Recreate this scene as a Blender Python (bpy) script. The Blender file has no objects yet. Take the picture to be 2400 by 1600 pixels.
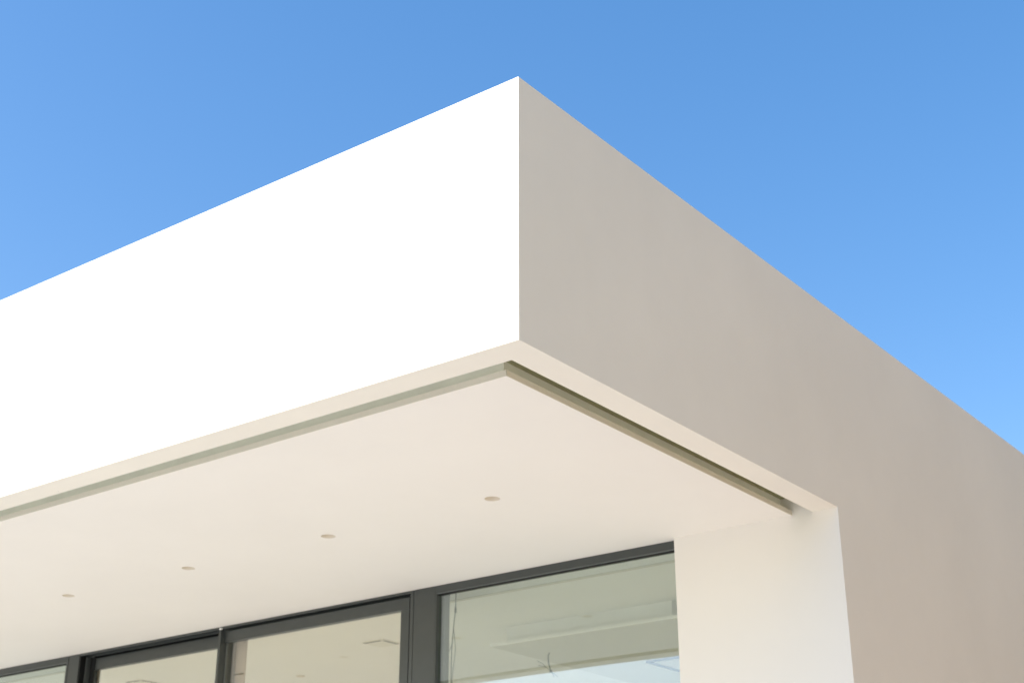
import bpy, bmesh, math, random
from mathutils import Vector, Matrix
R = math.radians
random.seed(4)
scene = bpy.context.scene
col = scene.collection

# ------------------------------------------------------------------ camera
cd = bpy.data.cameras.new("camera")
cam = bpy.data.objects.new("camera", cd); col.objects.link(cam)
cam.location = (3.54945, -4.69769, -2.55774)
cam.rotation_euler = (R(90 + 23.40251), 0, R(37.3770))
cd.sensor_width = 36; cd.lens = 50.162
cd.clip_start = 0.05; cd.clip_end = 5000
cd.dof.use_dof = True; cd.dof.focus_distance = 6.3; cd.dof.aperture_fstop = 3.5
scene.camera = cam

# ------------------------------------------------------------------ light
SUN_EL, SUN_AZ = 31.0, 36.0      # azimuth measured from -Y towards -X
to_sun = Vector((-math.sin(R(SUN_AZ)) * math.cos(R(SUN_EL)), -math.cos(R(SUN_AZ)) * math.cos(R(SUN_EL)), math.sin(R(SUN_EL))))
world = bpy.data.worlds.new("World"); scene.world = world
world.use_nodes = True
nt = world.node_tree; nt.nodes.clear()
sky = nt.nodes.new("ShaderNodeTexSky"); sky.sky_type = 'NISHITA'; sky.sun_disc = False
sky.sun_elevation = R(SUN_EL); sky.sun_rotation = R(180 + SUN_AZ)
sky.air_density = 1.0; sky.dust_density = 0.7; sky.ozone_density = 2.0
hs = nt.nodes.new("ShaderNodeHueSaturation"); hs.inputs['Saturation'].default_value = 1.37; hs.inputs['Hue'].default_value = 0.511; hs.inputs['Value'].default_value = 1.37
bg = nt.nodes.new("ShaderNodeBackground"); bg.inputs['Strength'].default_value = 0.145
wo = nt.nodes.new("ShaderNodeOutputWorld")
nt.links.new(sky.outputs[0], hs.inputs['Color']); gm = nt.nodes.new('ShaderNodeGamma'); gm.inputs[1].default_value = 0.72
nt.links.new(hs.outputs[0], gm.inputs[0]); nt.links.new(gm.outputs[0], bg.inputs[0]); nt.links.new(bg.outputs[0], wo.inputs[0])

sd = bpy.data.lights.new("sun", 'SUN'); sd.energy = 4.6; sd.angle = R(0.5); sd.color = (1.0, 0.95, 0.88)
sun = bpy.data.objects.new("sun", sd); col.objects.link(sun)
sun.rotation_euler = to_sun.to_track_quat('Z', 'Y').to_euler(); sun.location = to_sun * 30

scene.view_settings.view_transform = 'Standard'; scene.view_settings.look = 'None'
scene.view_settings.exposure = 1.05; scene.view_settings.gamma = 1.0
scene.cycles.max_bounces = 14; scene.cycles.diffuse_bounces = 8; scene.cycles.glossy_bounces = 6
scene.cycles.transparent_max_bounces = 12

# ------------------------------------------------------------------ materials
def mat(name, c, rough=0.6, spec=0.5, metal=0.0, var=0.0, vscale=3.0, bump=0.0, bscale=200.0, waves=0.0, specks=False):
    m = bpy.data.materials.new(name); m.use_nodes = True
    n = m.node_tree; b = n.nodes['Principled BSDF']
    b.inputs['Base Color'].default_value = (*c, 1); b.inputs['Roughness'].default_value = rough
    b.inputs['Specular IOR Level'].default_value = spec; b.inputs['Metallic'].default_value = metal
    tc = n.nodes.new("ShaderNodeTexCoord")
    if var:
        ns = n.nodes.new("ShaderNodeTexNoise"); ns.inputs['Scale'].default_value = vscale
        ns.inputs['Detail'].default_value = 8; ns.inputs['Roughness'].default_value = 0.62
        n.links.new(tc.outputs['Object'], ns.inputs['Vector'])
        rp = n.nodes.new("ShaderNodeValToRGB")
        rp.color_ramp.elements[0].position = 0.25; rp.color_ramp.elements[1].position = 0.75
        rp.color_ramp.elements[0].color = (*[k * (1 - var) for k in c], 1)
        rp.color_ramp.elements[1].color = (*[min(1, k * (1 + var)) for k in c], 1)
        n.links.new(ns.outputs['Fac'], rp.inputs[0]); n.links.new(rp.outputs[0], b.inputs['Base Color'])
        if specks:      # a few tiny pits and dabs left by the plasterers
            vo = n.nodes.new("ShaderNodeTexVoronoi"); vo.inputs['Scale'].default_value = 1.7; vo.inputs['Randomness'].default_value = 1.0
            lt = n.nodes.new("ShaderNodeMath"); lt.operation = 'LESS_THAN'; lt.inputs[1].default_value = 0.008
            mx = n.nodes.new("ShaderNodeMix"); mx.data_type = 'RGBA'; mx.inputs['B'].default_value = (*[k * 0.6 for k in c], 1)
            n.links.new(tc.outputs['Object'], vo.inputs['Vector']); n.links.new(vo.outputs['Distance'], lt.inputs[0])
            n.links.new(lt.outputs[0], mx.inputs['Factor']); n.links.new(rp.outputs[0], mx.inputs['A'])
            n.links.new(mx.outputs['Result'], b.inputs['Base Color'])
    if bump:
        nb = n.nodes.new("ShaderNodeTexNoise"); nb.inputs['Scale'].default_value = bscale; nb.inputs['Detail'].default_value = 4
        n.links.new(tc.outputs['Object'], nb.inputs['Vector'])
        bp = n.nodes.new("ShaderNodeBump"); bp.inputs['Strength'].default_value = bump; bp.inputs['Distance'].default_value = 0.002
        n.links.new(nb.outputs['Fac'], bp.inputs['Height'])
        if waves:
            nw = n.nodes.new("ShaderNodeTexNoise"); nw.inputs['Scale'].default_value = 1.3; nw.inputs['Detail'].default_value = 2
            n.links.new(tc.outputs['Object'], nw.inputs['Vector'])
            bw = n.nodes.new("ShaderNodeBump"); bw.inputs['Strength'].default_value = 1.0; bw.inputs['Distance'].default_value = waves
            n.links.new(nw.outputs['Fac'], bw.inputs['Height']); n.links.new(bw.outputs['Normal'], bp.inputs['Normal'])
        n.links.new(bp.outputs['Normal'], b.inputs['Normal'])
    return m

def glass_mat(name, tint, refl, sheen=(0.80, 0.91, 1.0)):
    m = bpy.data.materials.new(name); m.use_nodes = True
    n = m.node_tree; n.nodes.clear()
    o = n.nodes.new("ShaderNodeOutputMaterial"); mx = n.nodes.new("ShaderNodeMixShader")
    t = n.nodes.new("ShaderNodeBsdfTransparent"); t.inputs[0].default_value = (*tint, 1)
    g = n.nodes.new("ShaderNodeBsdfGlossy"); g.inputs['Roughness'].default_value = 0.0
    g.inputs['Color'].default_value = (*sheen, 1)
    lw = n.nodes.new("ShaderNodeLayerWeight"); lw.inputs['Blend'].default_value = 0.5
    pw = n.nodes.new("ShaderNodeMath"); pw.operation = 'POWER'; pw.inputs[1].default_value = 4.0
    ad = n.nodes.new("ShaderNodeMath"); ad.operation = 'MULTIPLY_ADD'; ad.inputs[1].default_value = 1 - refl; ad.inputs[2].default_value = refl; ad.use_clamp = True
    # slight pillowing of the sheet
    tc = n.nodes.new("ShaderNodeTexCoord"); nz = n.nodes.new("ShaderNodeTexNoise"); nz.inputs['Scale'].default_value = 0.9
    nz.inputs['Detail'].default_value = 0
    bp = n.nodes.new("ShaderNodeBump"); bp.inputs['Strength'].default_value = 0.5; bp.inputs['Distance'].default_value = 0.003
    n.links.new(tc.outputs['Object'], nz.inputs['Vector']); n.links.new(nz.outputs['Fac'], bp.inputs['Height'])
    n.links.new(bp.outputs['Normal'], g.inputs['Normal'])
    n.links.new(lw.outputs['Facing'], pw.inputs[0]); n.links.new(pw.outputs[0], ad.inputs[0]); n.links.new(ad.outputs[0], mx.inputs[0])
    n.links.new(t.outputs[0], mx.inputs[1]); n.links.new(g.outputs[0], mx.inputs[2]); n.links.new(mx.outputs[0], o.inputs[0])
    return m

PLASTER = mat("white_render_plaster", (0.812, 0.774, 0.705), 0.85, 0.3, var=0.04, vscale=0.8, bump=0.3, bscale=300, waves=0.006, specks=True)
SOFFIT = mat("cream_soffit_paint", (0.818, 0.785, 0.742), 0.7, 0.35, var=0.022, vscale=0.8, bump=0.15, bscale=400, waves=0.005, specks=True)
GAPSHADE = mat("shaded_gap_ceiling", (0.42, 0.43, 0.27), 0.7, 0.3, var=0.05, vscale=6)  # deeper shade of the right leg, put into the colour
TRIM = mat("powder_coated_lip", (0.70, 0.665, 0.585), 0.45, 0.5, var=0.02, vscale=8)
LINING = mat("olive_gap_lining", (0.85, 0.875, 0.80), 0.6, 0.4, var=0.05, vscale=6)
FRAME = mat("anthracite_frame", (0.052, 0.059, 0.058), 0.36, 0.5, var=0.06, vscale=9, bump=0.08, bscale=900)
BEAD = mat("grey_glazing_bead", (0.16, 0.175, 0.17), 0.3, 0.5, var=0.04, vscale=9)
RUBBER = mat("black_gasket", (0.008, 0.009, 0.009), 0.7, 0.3, var=0.1, vscale=20)
GLASS = glass_mat("solar_green_glass", (0.925, 0.94, 0.885), 0.17)
GLASS2 = glass_mat("door_glass", (0.99, 0.985, 0.945), 0.13, (0.97, 0.97, 0.95))
ROOMW = mat("room_white_paint", (0.86, 0.86, 0.835), 0.8, 0.3, var=0.015, vscale=2, bump=0.1, bscale=300)
RBOX = mat("lit_raft_and_cap_white", (0.92, 0.92, 0.90), 0.8, 0.3, var=0.01, vscale=2)  # window light on the raft's front faces as colour; plain white on the cap
STRIP = mat("pocket_edge_strip", (0.62, 0.61, 0.52), 0.6, 0.4, var=0.02, vscale=5)
RAFT = mat("shaded_raft_board", (0.68, 0.68, 0.63), 0.8, 0.3, var=0.02, vscale=2)  # underside shade of the raft, put into the board colour
POST = mat("pale_taupe_post", (0.52, 0.45, 0.40), 0.6, 0.4, var=0.04, vscale=7)
FLOOR = mat("pale_stone_floor", (0.76, 0.74, 0.68), 0.45, 0.5, var=0.04, vscale=5)
BAFFLE = mat("beige_baffle", (0.70, 0.63, 0.53), 0.5, 0.4, var=0.03, vscale=30)
LENS = mat("frosted_lens", (0.78, 0.72, 0.62), 0.4, 0.5, var=0.02, vscale=30)
CABLE = mat("grey_green_cable", (0.05, 0.09, 0.08), 0.5, 0.5, var=0.1, vscale=40)
BLACKM = mat("black_track_metal", (0.02, 0.022, 0.022), 0.4, 0.5, var=0.1, vscale=10)
GRILLE = mat("diffuser_plate", (0.76, 0.75, 0.69), 0.5, 0.4, var=0.01, vscale=12)
SLOT = mat("diffuser_slot", (0.10, 0.095, 0.075), 0.7, 0.3, var=0.05, vscale=12)

def paving_mat(name, c1, c2, cm, scale, w=1.2, h=0.6):
    m = bpy.data.materials.new(name); m.use_nodes = True
    n = m.node_tree; b = n.nodes['Principled BSDF']; b.inputs['Roughness'].default_value = 0.75
    tc = n.nodes.new("ShaderNodeTexCoord"); br = n.nodes.new("ShaderNodeTexBrick")
    br.inputs['Color1'].default_value = (*c1, 1); br.inputs['Color2'].default_value = (*c2, 1); br.inputs['Mortar'].default_value = (*cm, 1)
    br.inputs['Scale'].default_value = scale; br.inputs['Mortar Size'].default_value = 0.006
    br.inputs['Brick Width'].default_value = w; br.inputs['Row Height'].default_value = h
    ns = n.nodes.new("ShaderNodeTexNoise"); ns.inputs['Scale'].default_value = 3; ns.inputs['Detail'].default_value = 8
    mx = n.nodes.new("ShaderNodeMix"); mx.data_type = 'RGBA'; mx.blend_type = 'MULTIPLY'; mx.inputs['Factor'].default_value = 0.25
    n.links.new(tc.outputs['Object'], br.inputs['Vector']); n.links.new(tc.outputs['Object'], ns.inputs['Vector'])
    n.links.new(br.outputs['Color'], mx.inputs['A']); n.links.new(ns.outputs['Fac'], mx.inputs['B'])
    n.links.new(mx.outputs['Result'], b.inputs['Base Color'])
    return m
PAVING = paving_mat("limestone_paving", (0.57, 0.555, 0.515), (0.53, 0.515, 0.48), (0.35, 0.32, 0.27), 1.0)
PALE = paving_mat("pale_terrace_stone", (0.63, 0.61, 0.57), (0.59, 0.57, 0.535), (0.42, 0.40, 0.36), 1.0, 0.8, 0.8)
TERRA = paving_mat("terracotta_paving", (0.44, 0.22, 0.13), (0.38, 0.19, 0.11), (0.30, 0.24, 0.2), 1.0, 0.3, 0.3)
GRASSM = mat("lawn_grass", (0.085, 0.115, 0.035), 0.9, 0.2, var=0.35, vscale=12, bump=1.0, bscale=60)

# ------------------------------------------------------------------ mesh helpers
class MB:
    def __init__(s): s.bm = bmesh.new(); s.mats = []
    def mi(s, m):
        if m not in s.mats: s.mats.append(m)
        return s.mats.index(m)
    def box(s, x0, x1, y0, y1, z0, z1, m, bev=0.0):
        r = bmesh.ops.create_cube(s.bm, size=1.0)
        for v in r['verts']:
            v.co = Vector(((x0 + x1) / 2 + v.co.x * (x1 - x0), (y0 + y1) / 2 + v.co.y * (y1 - y0), (z0 + z1) / 2 + v.co.z * (z1 - z0)))
        fs = list({f for v in r['verts'] for f in v.link_faces})
        i = s.mi(m)
        for f in fs: f.material_index = i
        if bev:
            es = list({e for f in fs for e in f.edges})
            q = bmesh.ops.bevel(s.bm, geom=es, offset=bev, segments=2, affect='EDGES', profile=0.5)
            for f in q['faces']: f.material_index = i
        return s
    def prism(s, pts, z0, z1, m, bottom=True):
        i = s.mi(m)
        lo = [s.bm.verts.new((x, y, z0)) for x, y in pts]; hi = [s.bm.verts.new((x, y, z1)) for x, y in pts]
        n = len(pts)
        if bottom: s.bm.faces.new(lo[::-1]).material_index = i
        s.bm.faces.new(hi).material_index = i
        for k in range(n):
            s.bm.faces.new((lo[k], lo[(k + 1) % n], hi[(k + 1) % n], hi[k])).material_index = i
        return s
    def quad(s, a, b, c, d, m):
        f = s.bm.faces.new([s.bm.verts.new(p) for p in (a, b, c, d)]); f.material_index = s.mi(m); return s
    def tube(s, pts, r, m, seg=8):
        i = s.mi(m); rings = []
        pts = [Vector(p) for p in pts]
        for k, p in enumerate(pts):
            t = (pts[min(k + 1, len(pts) - 1)] - pts[max(k - 1, 0)]).normalized()
            u = t.cross(Vector((0, 1, 0.01))).normalized(); v = t.cross(u)
            rings.append([s.bm.verts.new(p + r * (math.cos(a) * u + math.sin(a) * v)) for a in [2 * math.pi * j / seg for j in range(seg)]])
        for a, b in zip(rings, rings[1:]):
            for j in range(seg):
                f = s.bm.faces.new((a[j], a[(j + 1) % seg], b[(j + 1) % seg], b[j])); f.material_index = i; f.smooth = True
        s.bm.faces.new(rings[0][::-1]).material_index = i; s.bm.faces.new(rings[-1]).material_index = i
        return s
    def lathe(s, prof, c, m, seg=48):
        i = s.mi(m); rings = []
        for r, z in prof:
            rings.append([s.bm.verts.new((c[0] + r * math.cos(2 * math.pi * j / seg), c[1] + r * math.sin(2 * math.pi * j / seg), c[2] + z)) for j in range(seg)] if r > 1e-6
                         else [s.bm.verts.new((c[0], c[1], c[2] + z))])
        for a, b in zip(rings, rings[1:]):
            for j in range(seg):
                k = (j + 1) % seg
                if len(b) == 1: f = s.bm.faces.new((a[j], a[k], b[0]))
                elif len(a) == 1: f = s.bm.faces.new((a[0], b[k], b[j]))
                else: f = s.bm.faces.new((a[j], a[k], b[k], b[j]))
                f.material_index = i; f.smooth = True
        return s
    def build(s, name, parent=None, loc=(0, 0, 0), recalc=True):
        if recalc: bmesh.ops.recalc_face_normals(s.bm, faces=s.bm.faces)
        me = bpy.data.meshes.new(name)
        if loc != (0, 0, 0): bmesh.ops.translate(s.bm, verts=s.bm.verts, vec=-Vector(loc))
        s.bm.to_mesh(me); s.bm.free()
        for m in s.mats: me.materials.append(m)
        o = bpy.data.objects.new(name, me); col.objects.link(o); o.location = loc
        if parent: o.parent = parent
        return o
def tag(o, label=None, cat=None, group=None, kind=None):
    if label: o['label'] = label
    if cat: o['category'] = cat
    if group: o['group'] = group
    if kind: o['kind'] = kind
    return o
def empty(name, loc, **k):
    o = bpy.data.objects.new(name, None); col.objects.link(o); o.location = loc; o.empty_display_size = 0.2
    return tag(o, **k)

# ------------------------------------------------------------------ measures (metres, z = 0 is the soffit)
XL = -17.0            # left end of the long canopy
YC = 3.2525           # front of the end pier
XJ = -1.176          # pier / window jamb
M_ = 0.171            # margin outside the shadow gap
LIP = 0.309           # outer face of the lip
RC = 0.380            # inner wall of the gap
ZG = 0.118            # ceiling of the gap
H = 1.40              # height of the fascia
TER = -3.30           # terrace level
GR = -4.25            # lower ground
YB = 9.6             # back of the house

# setting -------------------------------------------------------------
g = MB(); g.quad((-600, -600, GR), (600, -600, GR), (600, 600, GR), (-600, 600, GR), GRASSM)
tag(g.build("lawn"), kind='structure')
g = MB(); g.box(-30, 16, -22, 22.0, GR - 0.1, GR + 0.012, PAVING)
tag(g.build("paved_yard"), kind='structure')
g = MB(); g.box(1.2, 7.5, 1.0, 18, GR + 0.0, GR + 0.018, TERRA)
tag(g.build("terracotta_path"), kind='structure')
g = MB(); g.box(XL - 1, 0.9, -1.8, YB + 0.5, GR - 0.1, TER, PALE, 0.01)
tag(g.build("terrace"), kind='structure')

# ------------------------------------------------------------------ the house
house = empty("modern_house", (0, 0, TER), label="white flat-roofed modern house with a deep cantilevered canopy over dark framed windows", cat="house")
def part(mb, name, parent=house, label=None):
    o = mb.build(name); o.parent = parent
    o.matrix_parent_inverse = Matrix.Translation(-Vector((0, 0, TER)))
    if label: o['label'] = label
    return o
def sub(mb, name, parent, label=None):
    o = mb.build(name); o.parent = parent
    if label: o['label'] = label
    return o

# canopy fascia + end wall as one body: L-shaped rim, end pier, long side wall
w = MB()
w.prism([(0, 0), (0, YC), (-M_, YC), (-M_, M_), (XL, M_), (XL, 0)], 0, H, PLASTER)
part(w, "fascia")
w = MB()
w.prism([(0, YC), (0, YB), (-0.45, YB), (-0.45, 3.60), (XJ, 3.60), (XJ, YC)], TER, H, PLASTER)
k_ = w.mi(SOFFIT)                     # the soffit paint runs on down the face of the pier
for f_ in w.bm.faces:
    if all(abs(v_.co.y - YC) < 1e-5 for v_ in f_.verts): f_.material_index = k_
part(w, "side_wall")
w = MB(); w.box(XL + 0.3, -0.45, YB - 0.3, YB, TER, H, PLASTER); w.box(XL, XL + 0.3, 3.6, YB, TER, H, PLASTER)
part(w, "back_wall")
# roof slab between the parapets (closes the gap from above)
w = MB(); w.box(XL, -M_, M_, YC, ZG + 0.004, 1.15, PLASTER); w.box(XL + 0.3, -0.45, YC + 0.35, 6.95, 0.16, 1.15, PLASTER); w.box(XL + 0.3, -13.0, 6.95, YB - 0.3, 0.051, 1.15, PLASTER); w.box(-5.7, -0.45, 6.95, YB - 0.3, 0.051, 1.15, PLASTER)
w.box(XL, XJ, YC, YC + 0.35, ZG + 0.004, 1.15, PLASTER)
part(w, "roof")

# soffit panel with real holes for the downlights
LIGHTS = [(-1.587, 1.830), (-2.961, 1.830), (-4.339, 1.828), (-5.715, 1.829), (-7.090, 1.829)]
RH = 0.049
s = MB(); b = s.bm; s.mi(SOFFIT)
def rect(x0, x1, y0, y1, z=0.0):
    f = b.faces.new([b.verts.new((x0, y0, z)), b.verts.new((x0, y1, z)), b.verts.new((x1, y1, z)), b.verts.new((x1, y0, z))])
X1, Y0s, Y1s = -LIP - 0.004, LIP + 0.004, 3.345
ys = (1.83 - 0.12, 1.83 + 0.12)
rect(XL, X1, Y0s, ys[0]); rect(XL, X1, ys[1], Y1s if False else YC)
rect(XL, XJ, YC, Y1s)
xs = X1
for (cx, cy) in LIGHTS:
    rect(cx + 0.12, xs, ys[0], ys[1]); xs = cx - 0.12
    N = 64; sq = []; ci = []
    for k in range(N):
        a = 2 * math.pi * (k + 0.5) / N; c_, s_ = math.cos(a), math.sin(a); q = 0.12 / max(abs(c_), abs(s_))
        sx, sy = cx + q * c_, 1.83 + q * s_
        sq.append(b.verts.new((sx, sy, 0))); ci.append((b.verts.new((cx + RH * c_, cy + RH * s_, 0)), b.verts.new((cx + RH * c_, cy + RH * s_, 0.03))))
    for k in range(N):
        j = (k + 1) % N
        b.faces.new((sq[k], ci[k][0], ci[j][0], sq[j])); b.faces.new((ci[k][0], ci[k][1], ci[j][1], ci[j][0]))
    for sgx in (-1, 1):
        for sgy in (-1, 1):
            px, py = cx + sgx * 0.12, 1.83 + sgy * 0.12
            near = sorted(sq, key=lambda v: (v.co.x - px) ** 2 + (v.co.y - py) ** 2)[:2]
            b.faces.new((b.verts.new((px, py, 0)), near[0], near[1]))
rect(XL, xs, ys[0], ys[1])
for f in b.faces: f.material_index = 0
for f in b.faces:
    if f.normal.z > 0.1 or f.calc_center_median().z == 0 and f.normal.z > 0: f.normal_flip()
part(s, "soffit")
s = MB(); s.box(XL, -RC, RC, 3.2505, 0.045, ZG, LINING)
# outer faces and ceiling of the gap; the right leg's shade is painted darker
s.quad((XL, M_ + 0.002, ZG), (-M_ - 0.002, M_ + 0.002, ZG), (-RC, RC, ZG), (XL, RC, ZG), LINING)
s.quad((-M_ - 0.002, M_ + 0.002, ZG), (-M_ - 0.002, 3.2505, ZG), (-RC, 3.2505, ZG), (-RC, RC, ZG), GAPSHADE)
part(s, "gap_lining", label="olive grey lining with painted shade on its right ceiling, inside the groove of the soffit")
# lip: two lengths with an open mitre at the corner
t = MB()
t.prism([(XL, LIP), (-LIP - 0.0015, LIP), (-LIP - 0.0055, LIP + 0.004), (XL, LIP + 0.004)], 0, 0.032, TRIM)
t.prism([(-LIP, LIP + 0.0015), (-LIP, YC - 0.002), (-LIP - 0.004, YC - 0.002), (-LIP - 0.004, LIP + 0.0055)], 0, 0.032, TRIM)
t.box(XL, -LIP - 0.05, LIP + 0.05, YC - 0.002, 0.030, 0.034, TRIM)
part(t, "shadow_gap_trim", label="thin cream metal lip along the groove of the soffit")

# ------------------------------------------------------------------ windows
YF = 3.30
ZB = TER + 0.02
def fixed_window(x0, x1):
    f = MB(); hd = 0.056; wd = 0.06
    yb = YF + 0.09
    f.box(x0, x1, YF, yb, -hd, 0.006, FRAME, 0.0015)
    f.box(x0, x1, YF, yb, ZB, ZB + 0.07, FRAME, 0.0015)
    f.box(x0, x0 + wd * 0.2, YF, yb, ZB + 0.07, -hd, FRAME, 0.0015)
    f.box(x1 - wd * 0.4, x1, YF, yb, ZB + 0.07, -hd, FRAME, 0.0015)
    o = part(f, "fixed_window")
    q = MB(); q.box(x0 + wd * 0.2, x1 - wd * 0.4, YF + 0.004, YF + 0.016, -hd - 0.006, -hd - 0.0005, BEAD, 0.001)
    q.box(x0 + wd * 0.2, x1 - wd * 0.4, YF + 0.010, YF + 0.03, -hd - 0.013, -hd - 0.0065, RUBBER)
    sub(q, "glazing_bead", o)
    q = MB(); q.box(x0 + 0.010, x1 - 0.02, YF + 0.030, YF + 0.036, ZB + 0.06, -hd + 0.02, GLASS)
    sub(q, "pane", o, "greenish glass mirroring the soffit and the sky")
    return o
wr = fixed_window(-3.277, XJ + 0.001)      # right of the wide mullion
wl = fixed_window(-10.4, -7.682)
mu = MB(); mu.box(-3.488, -3.2775, YF - 0.001, YF + 0.06, ZB, 0.004, FRAME, 0.002); mu.box(-3.492, -3.4885, YF + 0.012, YF + 0.06, ZB, 0.0, RUBBER)
mu.box(-3.486, -3.40, YF + 0.061, YF + 0.18, ZB, 0.0, POST); mu.box(-3.399, -3.2775, YF + 0.061, YF + 0.17, ZB, -0.002, BEAD, 0.002)
part(mu, "mullion")
mu = MB(); mu.box(-7.672, -7.520, YF - 0.001, YF + 0.14, ZB, 0.004, FRAME, 0.002); mu.box(-7.681, -7.6725, YF + 0.015, YF + 0.10, ZB, 0.0, RUBBER)
part(mu, "mullion")

# the sliding unit in between: front track (right sash) and rear track (left sash)
f = MB()
x0, x1 = -7.5195, -3.4925
f.box(x0, x1, YF, YF + 0.012, -0.020, 0.006, FRAME, 0.001)                 # outer lip of the head
f.box(x0, x1, YF + 0.0125, YF + 0.200, -0.004, 0.006, RUBBER)               # track bed
f.box(x0, x1, YF + 0.070, YF + 0.082, -0.026, -0.0045, FRAME, 0.001)          # track divider
f.box(x0, x1, YF, YF + 0.2, ZB, ZB + 0.04, FRAME, 0.001)
f.box(x1 - 0.033, x1, YF, YF + 0.012, ZB + 0.04, -0.0205, FRAME, 0.001)       # right jamb
f.box(x1 - 0.020, x1, YF + 0.0125, YF + 0.18, ZB + 0.04, -0.005, RUBBER)
f.box(x0, x0 + 0.018, YF + 0.0, YF + 0.2, ZB + 0.04, -0.0205, RUBBER)        # left jamb
f.box(x0 + 0.052, x0 + 0.062, YF + 0.035, YF + 0.2, ZB + 0.04, -0.027, FRAME, 0.001)
f.box(x0 + 0.063, x0 + 0.118, YF + 0.083, YF + 0.094, ZB + 0.04, -0.027, RUBBER)
f.box(x0 + 0.019, x1 - 0.021, YF + 0.142, YF + 0.199, -0.075, -0.0045, RUBBER)
sl = part(f, "sliding_window")
# right sash, front track
f = MB(); ya, yb = YF + 0.020, YF + 0.066
xr, xg, xl = -3.550, -3.634, -5.625
f.box(xl + 0.0, xr, ya, yb, -0.131, -0.040, FRAME, 0.0015)
f.box(xg, xr, ya, yb, ZB + 0.11, -0.1315, FRAME, 0.0015)
f.box(xl, xr, ya, yb, ZB + 0.045, ZB + 0.11, FRAME, 0.0015)
# meeting stile: slim, deep, stands proud of the glass
f.box(xl - 0.002, xl + 0.025, YF - 0.022, ya - 0.0005, ZB + 0.045, -0.030, FRAME, 0.0015)
f.box(xl - 0.0, xl + 0.025, ya, yb, ZB + 0.11, -0.1315, FRAME, 0.001)
f.box(xl + 0.026, xl + 0.036, ya + 0.026, yb, ZB + 0.11, -0.132, BEAD, 0.001)
o = sub(f, "sash", sl)
q = MB(); q.box(xl + 0.036, xg + 0.006, YF + 0.050, YF + 0.056, ZB + 0.10, -0.120, GLASS2)
sub(q, "pane", sl)
q = MB(); q.box(xl - 0.001, xl + 0.020, YF - 0.022, YF - 0.001, -0.0295, -0.014, RBOX, 0.003)
sub(q, "stile_cap", sl, "small white cap on top of the slim meeting stile")
# left sash, rear track
f = MB(); ya, yb = YF + 0.095, YF + 0.140
f.box(x0 + 0.063, xl + 0.05, ya, yb, -0.143, -0.042, FRAME, 0.0015)
f.box(x0 + 0.063, x0 + 0.105, ya, yb, ZB + 0.11, -0.1435, FRAME, 0.0015)
f.box(xl + 0.0, xl + 0.05, ya, yb, ZB + 0.11, -0.1435, FRAME, 0.0015)
f.box(x0 + 0.063, xl + 0.05, ya, yb, ZB + 0.045, ZB + 0.11, FRAME, 0.0015)
sub(f, "sash", sl)
q = MB(); q.box(x0 + 0.10, xl + 0.004, YF + 0.115, YF + 0.121, ZB + 0.10, -0.130, GLASS2)
sub(q, "pane", sl)

# ------------------------------------------------------------------ the room behind
YI = 3.50
c = MB()
c.box(XL + 0.3, -0.45, 3.80, 6.95, 0.0, 0.05, ROOMW); c.box(-5.7, -0.45, 6.95, YB - 0.3, 0.0, 0.05, ROOMW); c.box(XL + 0.3, -13.0, 6.95, YB - 0.3, 0.0, 0.05, ROOMW)
part(c, "room_ceiling")
c = MB()
c.box(XL + 0.3, -0.45, YI - 0.02, 3.735, 0.08, 0.15, ROOMW); c.box(XL + 0.3, -0.45, 3.735, 3.7995, 0.0, 0.15, ROOMW); c.box(XL + 0.3, -0.45, 3.731, 3.775, -0.006, -0.0005, STRIP)
part(c, "curtain_pocket")
c = MB(); c.box(XL + 0.3, -0.45, 3.55, YB - 0.3, TER, TER + 0.02, FLOOR)
part(c, "room_floor")
c = MB()
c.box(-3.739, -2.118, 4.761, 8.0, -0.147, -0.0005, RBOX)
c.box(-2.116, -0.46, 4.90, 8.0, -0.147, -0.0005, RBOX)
c.box(-3.82, -0.46, 4.656, 8.4, -0.171, -0.1475, RAFT, 0.001); c.box(-3.82, -0.46, 4.650, 4.6555, -0.172, -0.1465, RBOX)  # slab darkened as shade, lip lightened as if lit from the window
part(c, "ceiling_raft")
c = MB(); c.box(-5.600, -5.472, 3.455, 3.468, TER + 0.02, -0.001, POST, 0.002)
part(c, "post")
c = MB(); c.box(-5.585, -5.482, 3.448, 3.4545, -0.384, -0.374, SLOT)
part(c, "post_bracket")
c = MB(); c.box(-7.50, -7.42, 3.455, 3.468, TER + 0.02, -0.001, POST, 0.002)
part(c, "post")
# unseen glazed roof light at the back, added to brighten the room
c = MB()
for xa in [-13.0 + 1.812 * k for k in range(5)]:
    c.box(xa, xa + 0.05, 6.95, YB - 0.3, 1.15, 1.22, FRAME)
c.box(-13.0, -5.7, 6.95, 7.0, 1.2205, 1.26, FRAME)
rl = part(c, "added_roof_light")
c = MB(); c.box(-13.0, -5.7, 6.96, YB - 0.31, 1.18, 1.19, GLASS2)
sub(c, "pane", rl)

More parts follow.
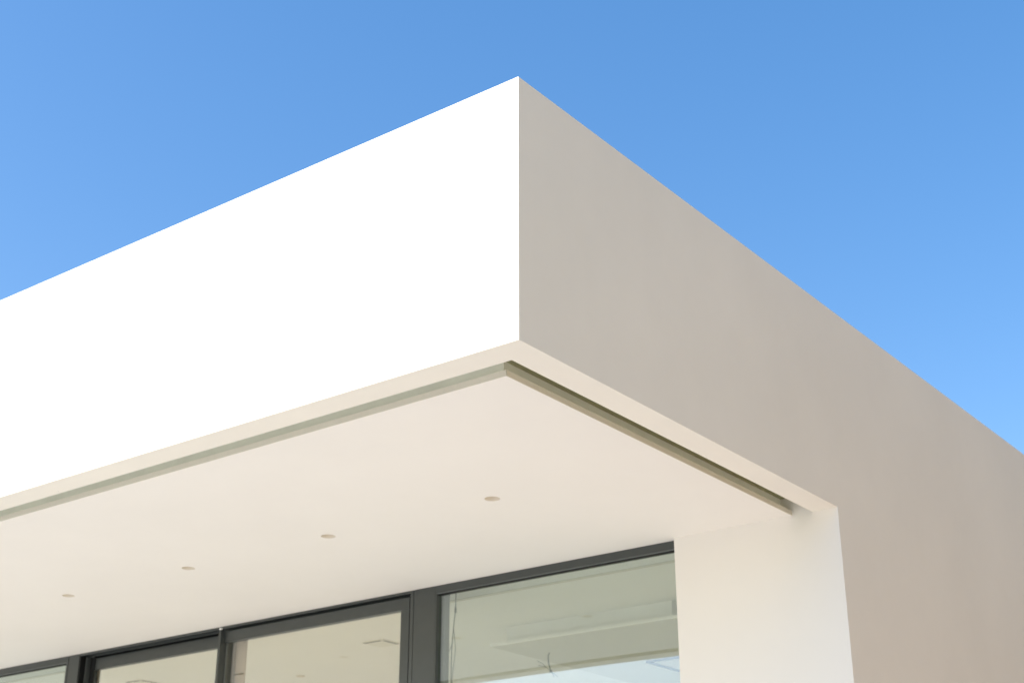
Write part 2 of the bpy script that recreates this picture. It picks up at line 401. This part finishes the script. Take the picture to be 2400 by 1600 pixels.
# ------------------------------------------------------------------ things on and under the ceilings
def downlight(x, y, z, name, label, group, r=RH):
    o = empty(name, (x, y, z), label=label, cat="ceiling light", group=group)
    q = MB(); q.lathe([(r - 0.0005, 0.001), (r - 0.002, 0.0015), (r - 0.004, 0.012), (r * 0.72, 0.045)], (0, 0, 0), BAFFLE)
    a = q.build("baffle", recalc=False); a.parent = o
    q = MB(); q.lathe([(r * 0.72, 0.0445), (r * 0.4, 0.043), (0, 0.042)], (0, 0, 0), LENS)
    a = q.build("lens", recalc=False); a.parent = o
    return o
labs = ["round recessed soffit light nearest the canopy corner, largest of the row",
        "round recessed soffit light second from the canopy corner, above the window's wide mullion",
        "round recessed soffit light third from the canopy corner, above the slim meeting stile",
        "round recessed soffit light at the left end of the visible row",
        "round soffit light past the left edge, seen only mirrored in the sliding window glass"]
for (x, y), l in zip(LIGHTS, labs):
    downlight(x, y, 0.0, "recessed_downlight", l, "recessed lights in the canopy soffit")

def diffuser(x, y, label):
    o = empty("air_diffuser", (x, y, 0), label=label, cat="air vent", group="square air diffusers in the room ceiling")
    q = MB(); q.box(-0.125, 0.125, -0.125, 0.125, -0.008, -0.0005, GRILLE, 0.003)
    a = q.build("plate"); a.parent = o
    q = MB(); q.box(-0.115, 0.080, -0.112, -0.086, -0.0095, -0.0085, SLOT); q.box(0.088, 0.113, -0.080, 0.105, -0.0095, -0.0085, SLOT)
    a = q.build("slot"); a.parent = o
diffuser(-4.995, 4.595, "square white air diffuser behind the right sliding pane, beside the wide mullion")
diffuser(-8.21, 4.575, "square white air diffuser behind the left sliding pane at the photo's bottom edge")

q = MB(); q.lathe([(0.045, -0.001), (0.045, -0.006), (0.036, -0.007), (0.033, -0.003), (0, -0.002)], (0, 0, 0), BAFFLE)
o = q.build("room_downlight", loc=(0, 0, 0), recalc=True); o.location = (-6.703, 5.30, 0)
tag(o, "faint round light in the room ceiling behind the right sliding pane", "ceiling light")

def smooth(pts, n=6):
    P = [Vector(p) for p in pts]; out = []
    for i in range(len(P) - 1):
        a, b_, c_, d = P[max(i - 1, 0)], P[i], P[i + 1], P[min(i + 2, len(P) - 1)]
        for k in range(n):
            t_ = k / n
            out.append(0.5 * ((2 * b_) + (c_ - a) * t_ + (2 * a - 5 * b_ + 4 * c_ - d) * t_ ** 2 + (3 * b_ - a - 3 * c_ + d) * t_ ** 3))
    out.append(P[-1]); return out
y = 3.62
q = MB()
q.tube(smooth([(-3.343, y, 0.079), (-3.345, y, 0), (-3.348, y, -.124), (-3.363, y, -.234), (-3.372, y, -.336), (-3.378, y, -.437), (-3.379, y, -.646), (-3.372, y, -1.1)]), 0.0035, CABLE)
q.tube(smooth([(-3.366, y + .004, -.25), (-3.352, y + .006, -.355), (-3.350, y + .006, -.448), (-3.364, y + .005, -.539), (-3.373, y + .004, -.66)]), 0.0025, CABLE)
q.tube(smooth([(-3.371, y - .003, -.37), (-3.403, y - .004, -.425), (-3.440, y - .004, -.472), (-3.46, y, -.53)]), 0.0025, CABLE)
q.box(-3.352, -3.340, y - 0.006, y + 0.006, -0.135, -0.095, CABLE)
tag(q.build("loose_cable"), "long loose dark cable hanging inside the fixed pane beside the wide mullion", "cable")
y = 5.15
q = MB()
q.tube(smooth([(-3.574, y, -.1715), (-3.580, y, -.18), (-3.588, y, -.197), (-3.583, y, -.259), (-3.561, y, -.327)]), 0.005, CABLE)
q.tube(smooth([(-3.561, y, -.327), (-3.608, y, -.291), (-3.65, y, -.255), (-3.701, y, -.225)]), 0.0025, CABLE)
q.tube(smooth([(-3.561, y, -.327), (-3.625, y, -.282), (-3.693, y, -.267)]), 0.0025, CABLE)
q.tube(smooth([(-3.561, y, -.327), (-3.515, y, -.362), (-3.494, y, -.382)]), 0.003, CABLE)
q.tube(smooth([(-3.561, y, -.327), (-3.54, y, -.353), (-3.528, y, -.378)]), 0.003, CABLE)
q.lathe([(0.011, -.338), (0.013, -.327), (0.011, -.316), (0.0, -.314)], (-3.561, y, 0), CABLE, 16)
tag(q.build("frayed_cable"), "short frayed cable end hanging from the dropped ceiling raft behind the fixed pane", "cable")
q = MB()
q.box(-3.12, -0.5, 5.95, 5.965, -0.188, -0.172, BLACKM); q.box(-3.12, -3.105, 5.9655, 6.85, -0.188, -0.172, BLACKM)
tag(q.build("curtain_track"), "thin black L-shaped track under the room ceiling, seen low through the fixed pane", "track")

# ------------------------------------------------------------------ unseen house next door, added to block sky and bounce warm light
NB = mat("ochre_render", (0.385, 0.32, 0.18), 0.85, 0.3, var=0.06, vscale=2, bump=0.3, bscale=200)
NROOF = mat("clay_roof_tiles", (0.30, 0.12, 0.07), 0.8, 0.3, var=0.25, vscale=9)
NGL = mat("dark_window_glass", (0.03, 0.04, 0.05), 0.05, 0.8)
nh = empty("added_neighbour_house", (8.6, 6, GR), label="unseen three-storey sand-coloured house with clay tiled roof, added to bounce warm light on the white side wall", cat="house")
def npart(mb, name, parent=None):
    o = mb.build(name); o.parent = parent or nh
    if not parent: o.matrix_parent_inverse = Matrix.Translation(-Vector((8.6, 6, GR)))
    return o
q = MB(); q.box(8.6, 19, -6, 20, GR, 5.4, NB)
npart(q, "wall")
q = MB(); q.prism([(8.2, -6.4), (19.4, -6.4), (19.4, 20.4), (8.2, 20.4)], 5.4, 5.55, NROOF)
b2 = q.bm; i2 = q.mi(NROOF)
v = [b2.verts.new(p) for p in ((8.2, -6.4, 5.552), (19.4, -6.4, 5.552), (19.4, 20.4, 5.552), (8.2, 20.4, 5.552), (14.25, -1.5, 7.7), (14.25, 15.5, 7.7))]
for f in ((0, 1, 4), (1, 2, 5, 4), (2, 3, 5), (3, 0, 4, 5)): b2.faces.new([v[k] for k in f]).material_index = i2
npart(q, "roof")
for zz in (GR + 1.0, GR + 4.2, GR + 7.2):
    for yy in (-3.5, 1.0, 5.5, 10.0, 14.5):
        q = MB(); q.box(8.53, 8.595, yy - 0.7, yy + 0.7, zz, zz + 0.08, PLASTER); q.box(8.53, 8.595, yy - 0.7, yy + 0.7, zz + 1.42, zz + 1.5, PLASTER)
        q.box(8.53, 8.595, yy - 0.7, yy - 0.62, zz + 0.081, zz + 1.419, PLASTER); q.box(8.53, 8.595, yy + 0.62, yy + 0.7, zz + 0.081, zz + 1.419, PLASTER)
        wn = npart(q, "window")
        q = MB(); q.box(8.56, 8.598, yy - 0.62, yy + 0.62, zz + 0.08, zz + 1.42, NGL); npart(q, "pane", wn)
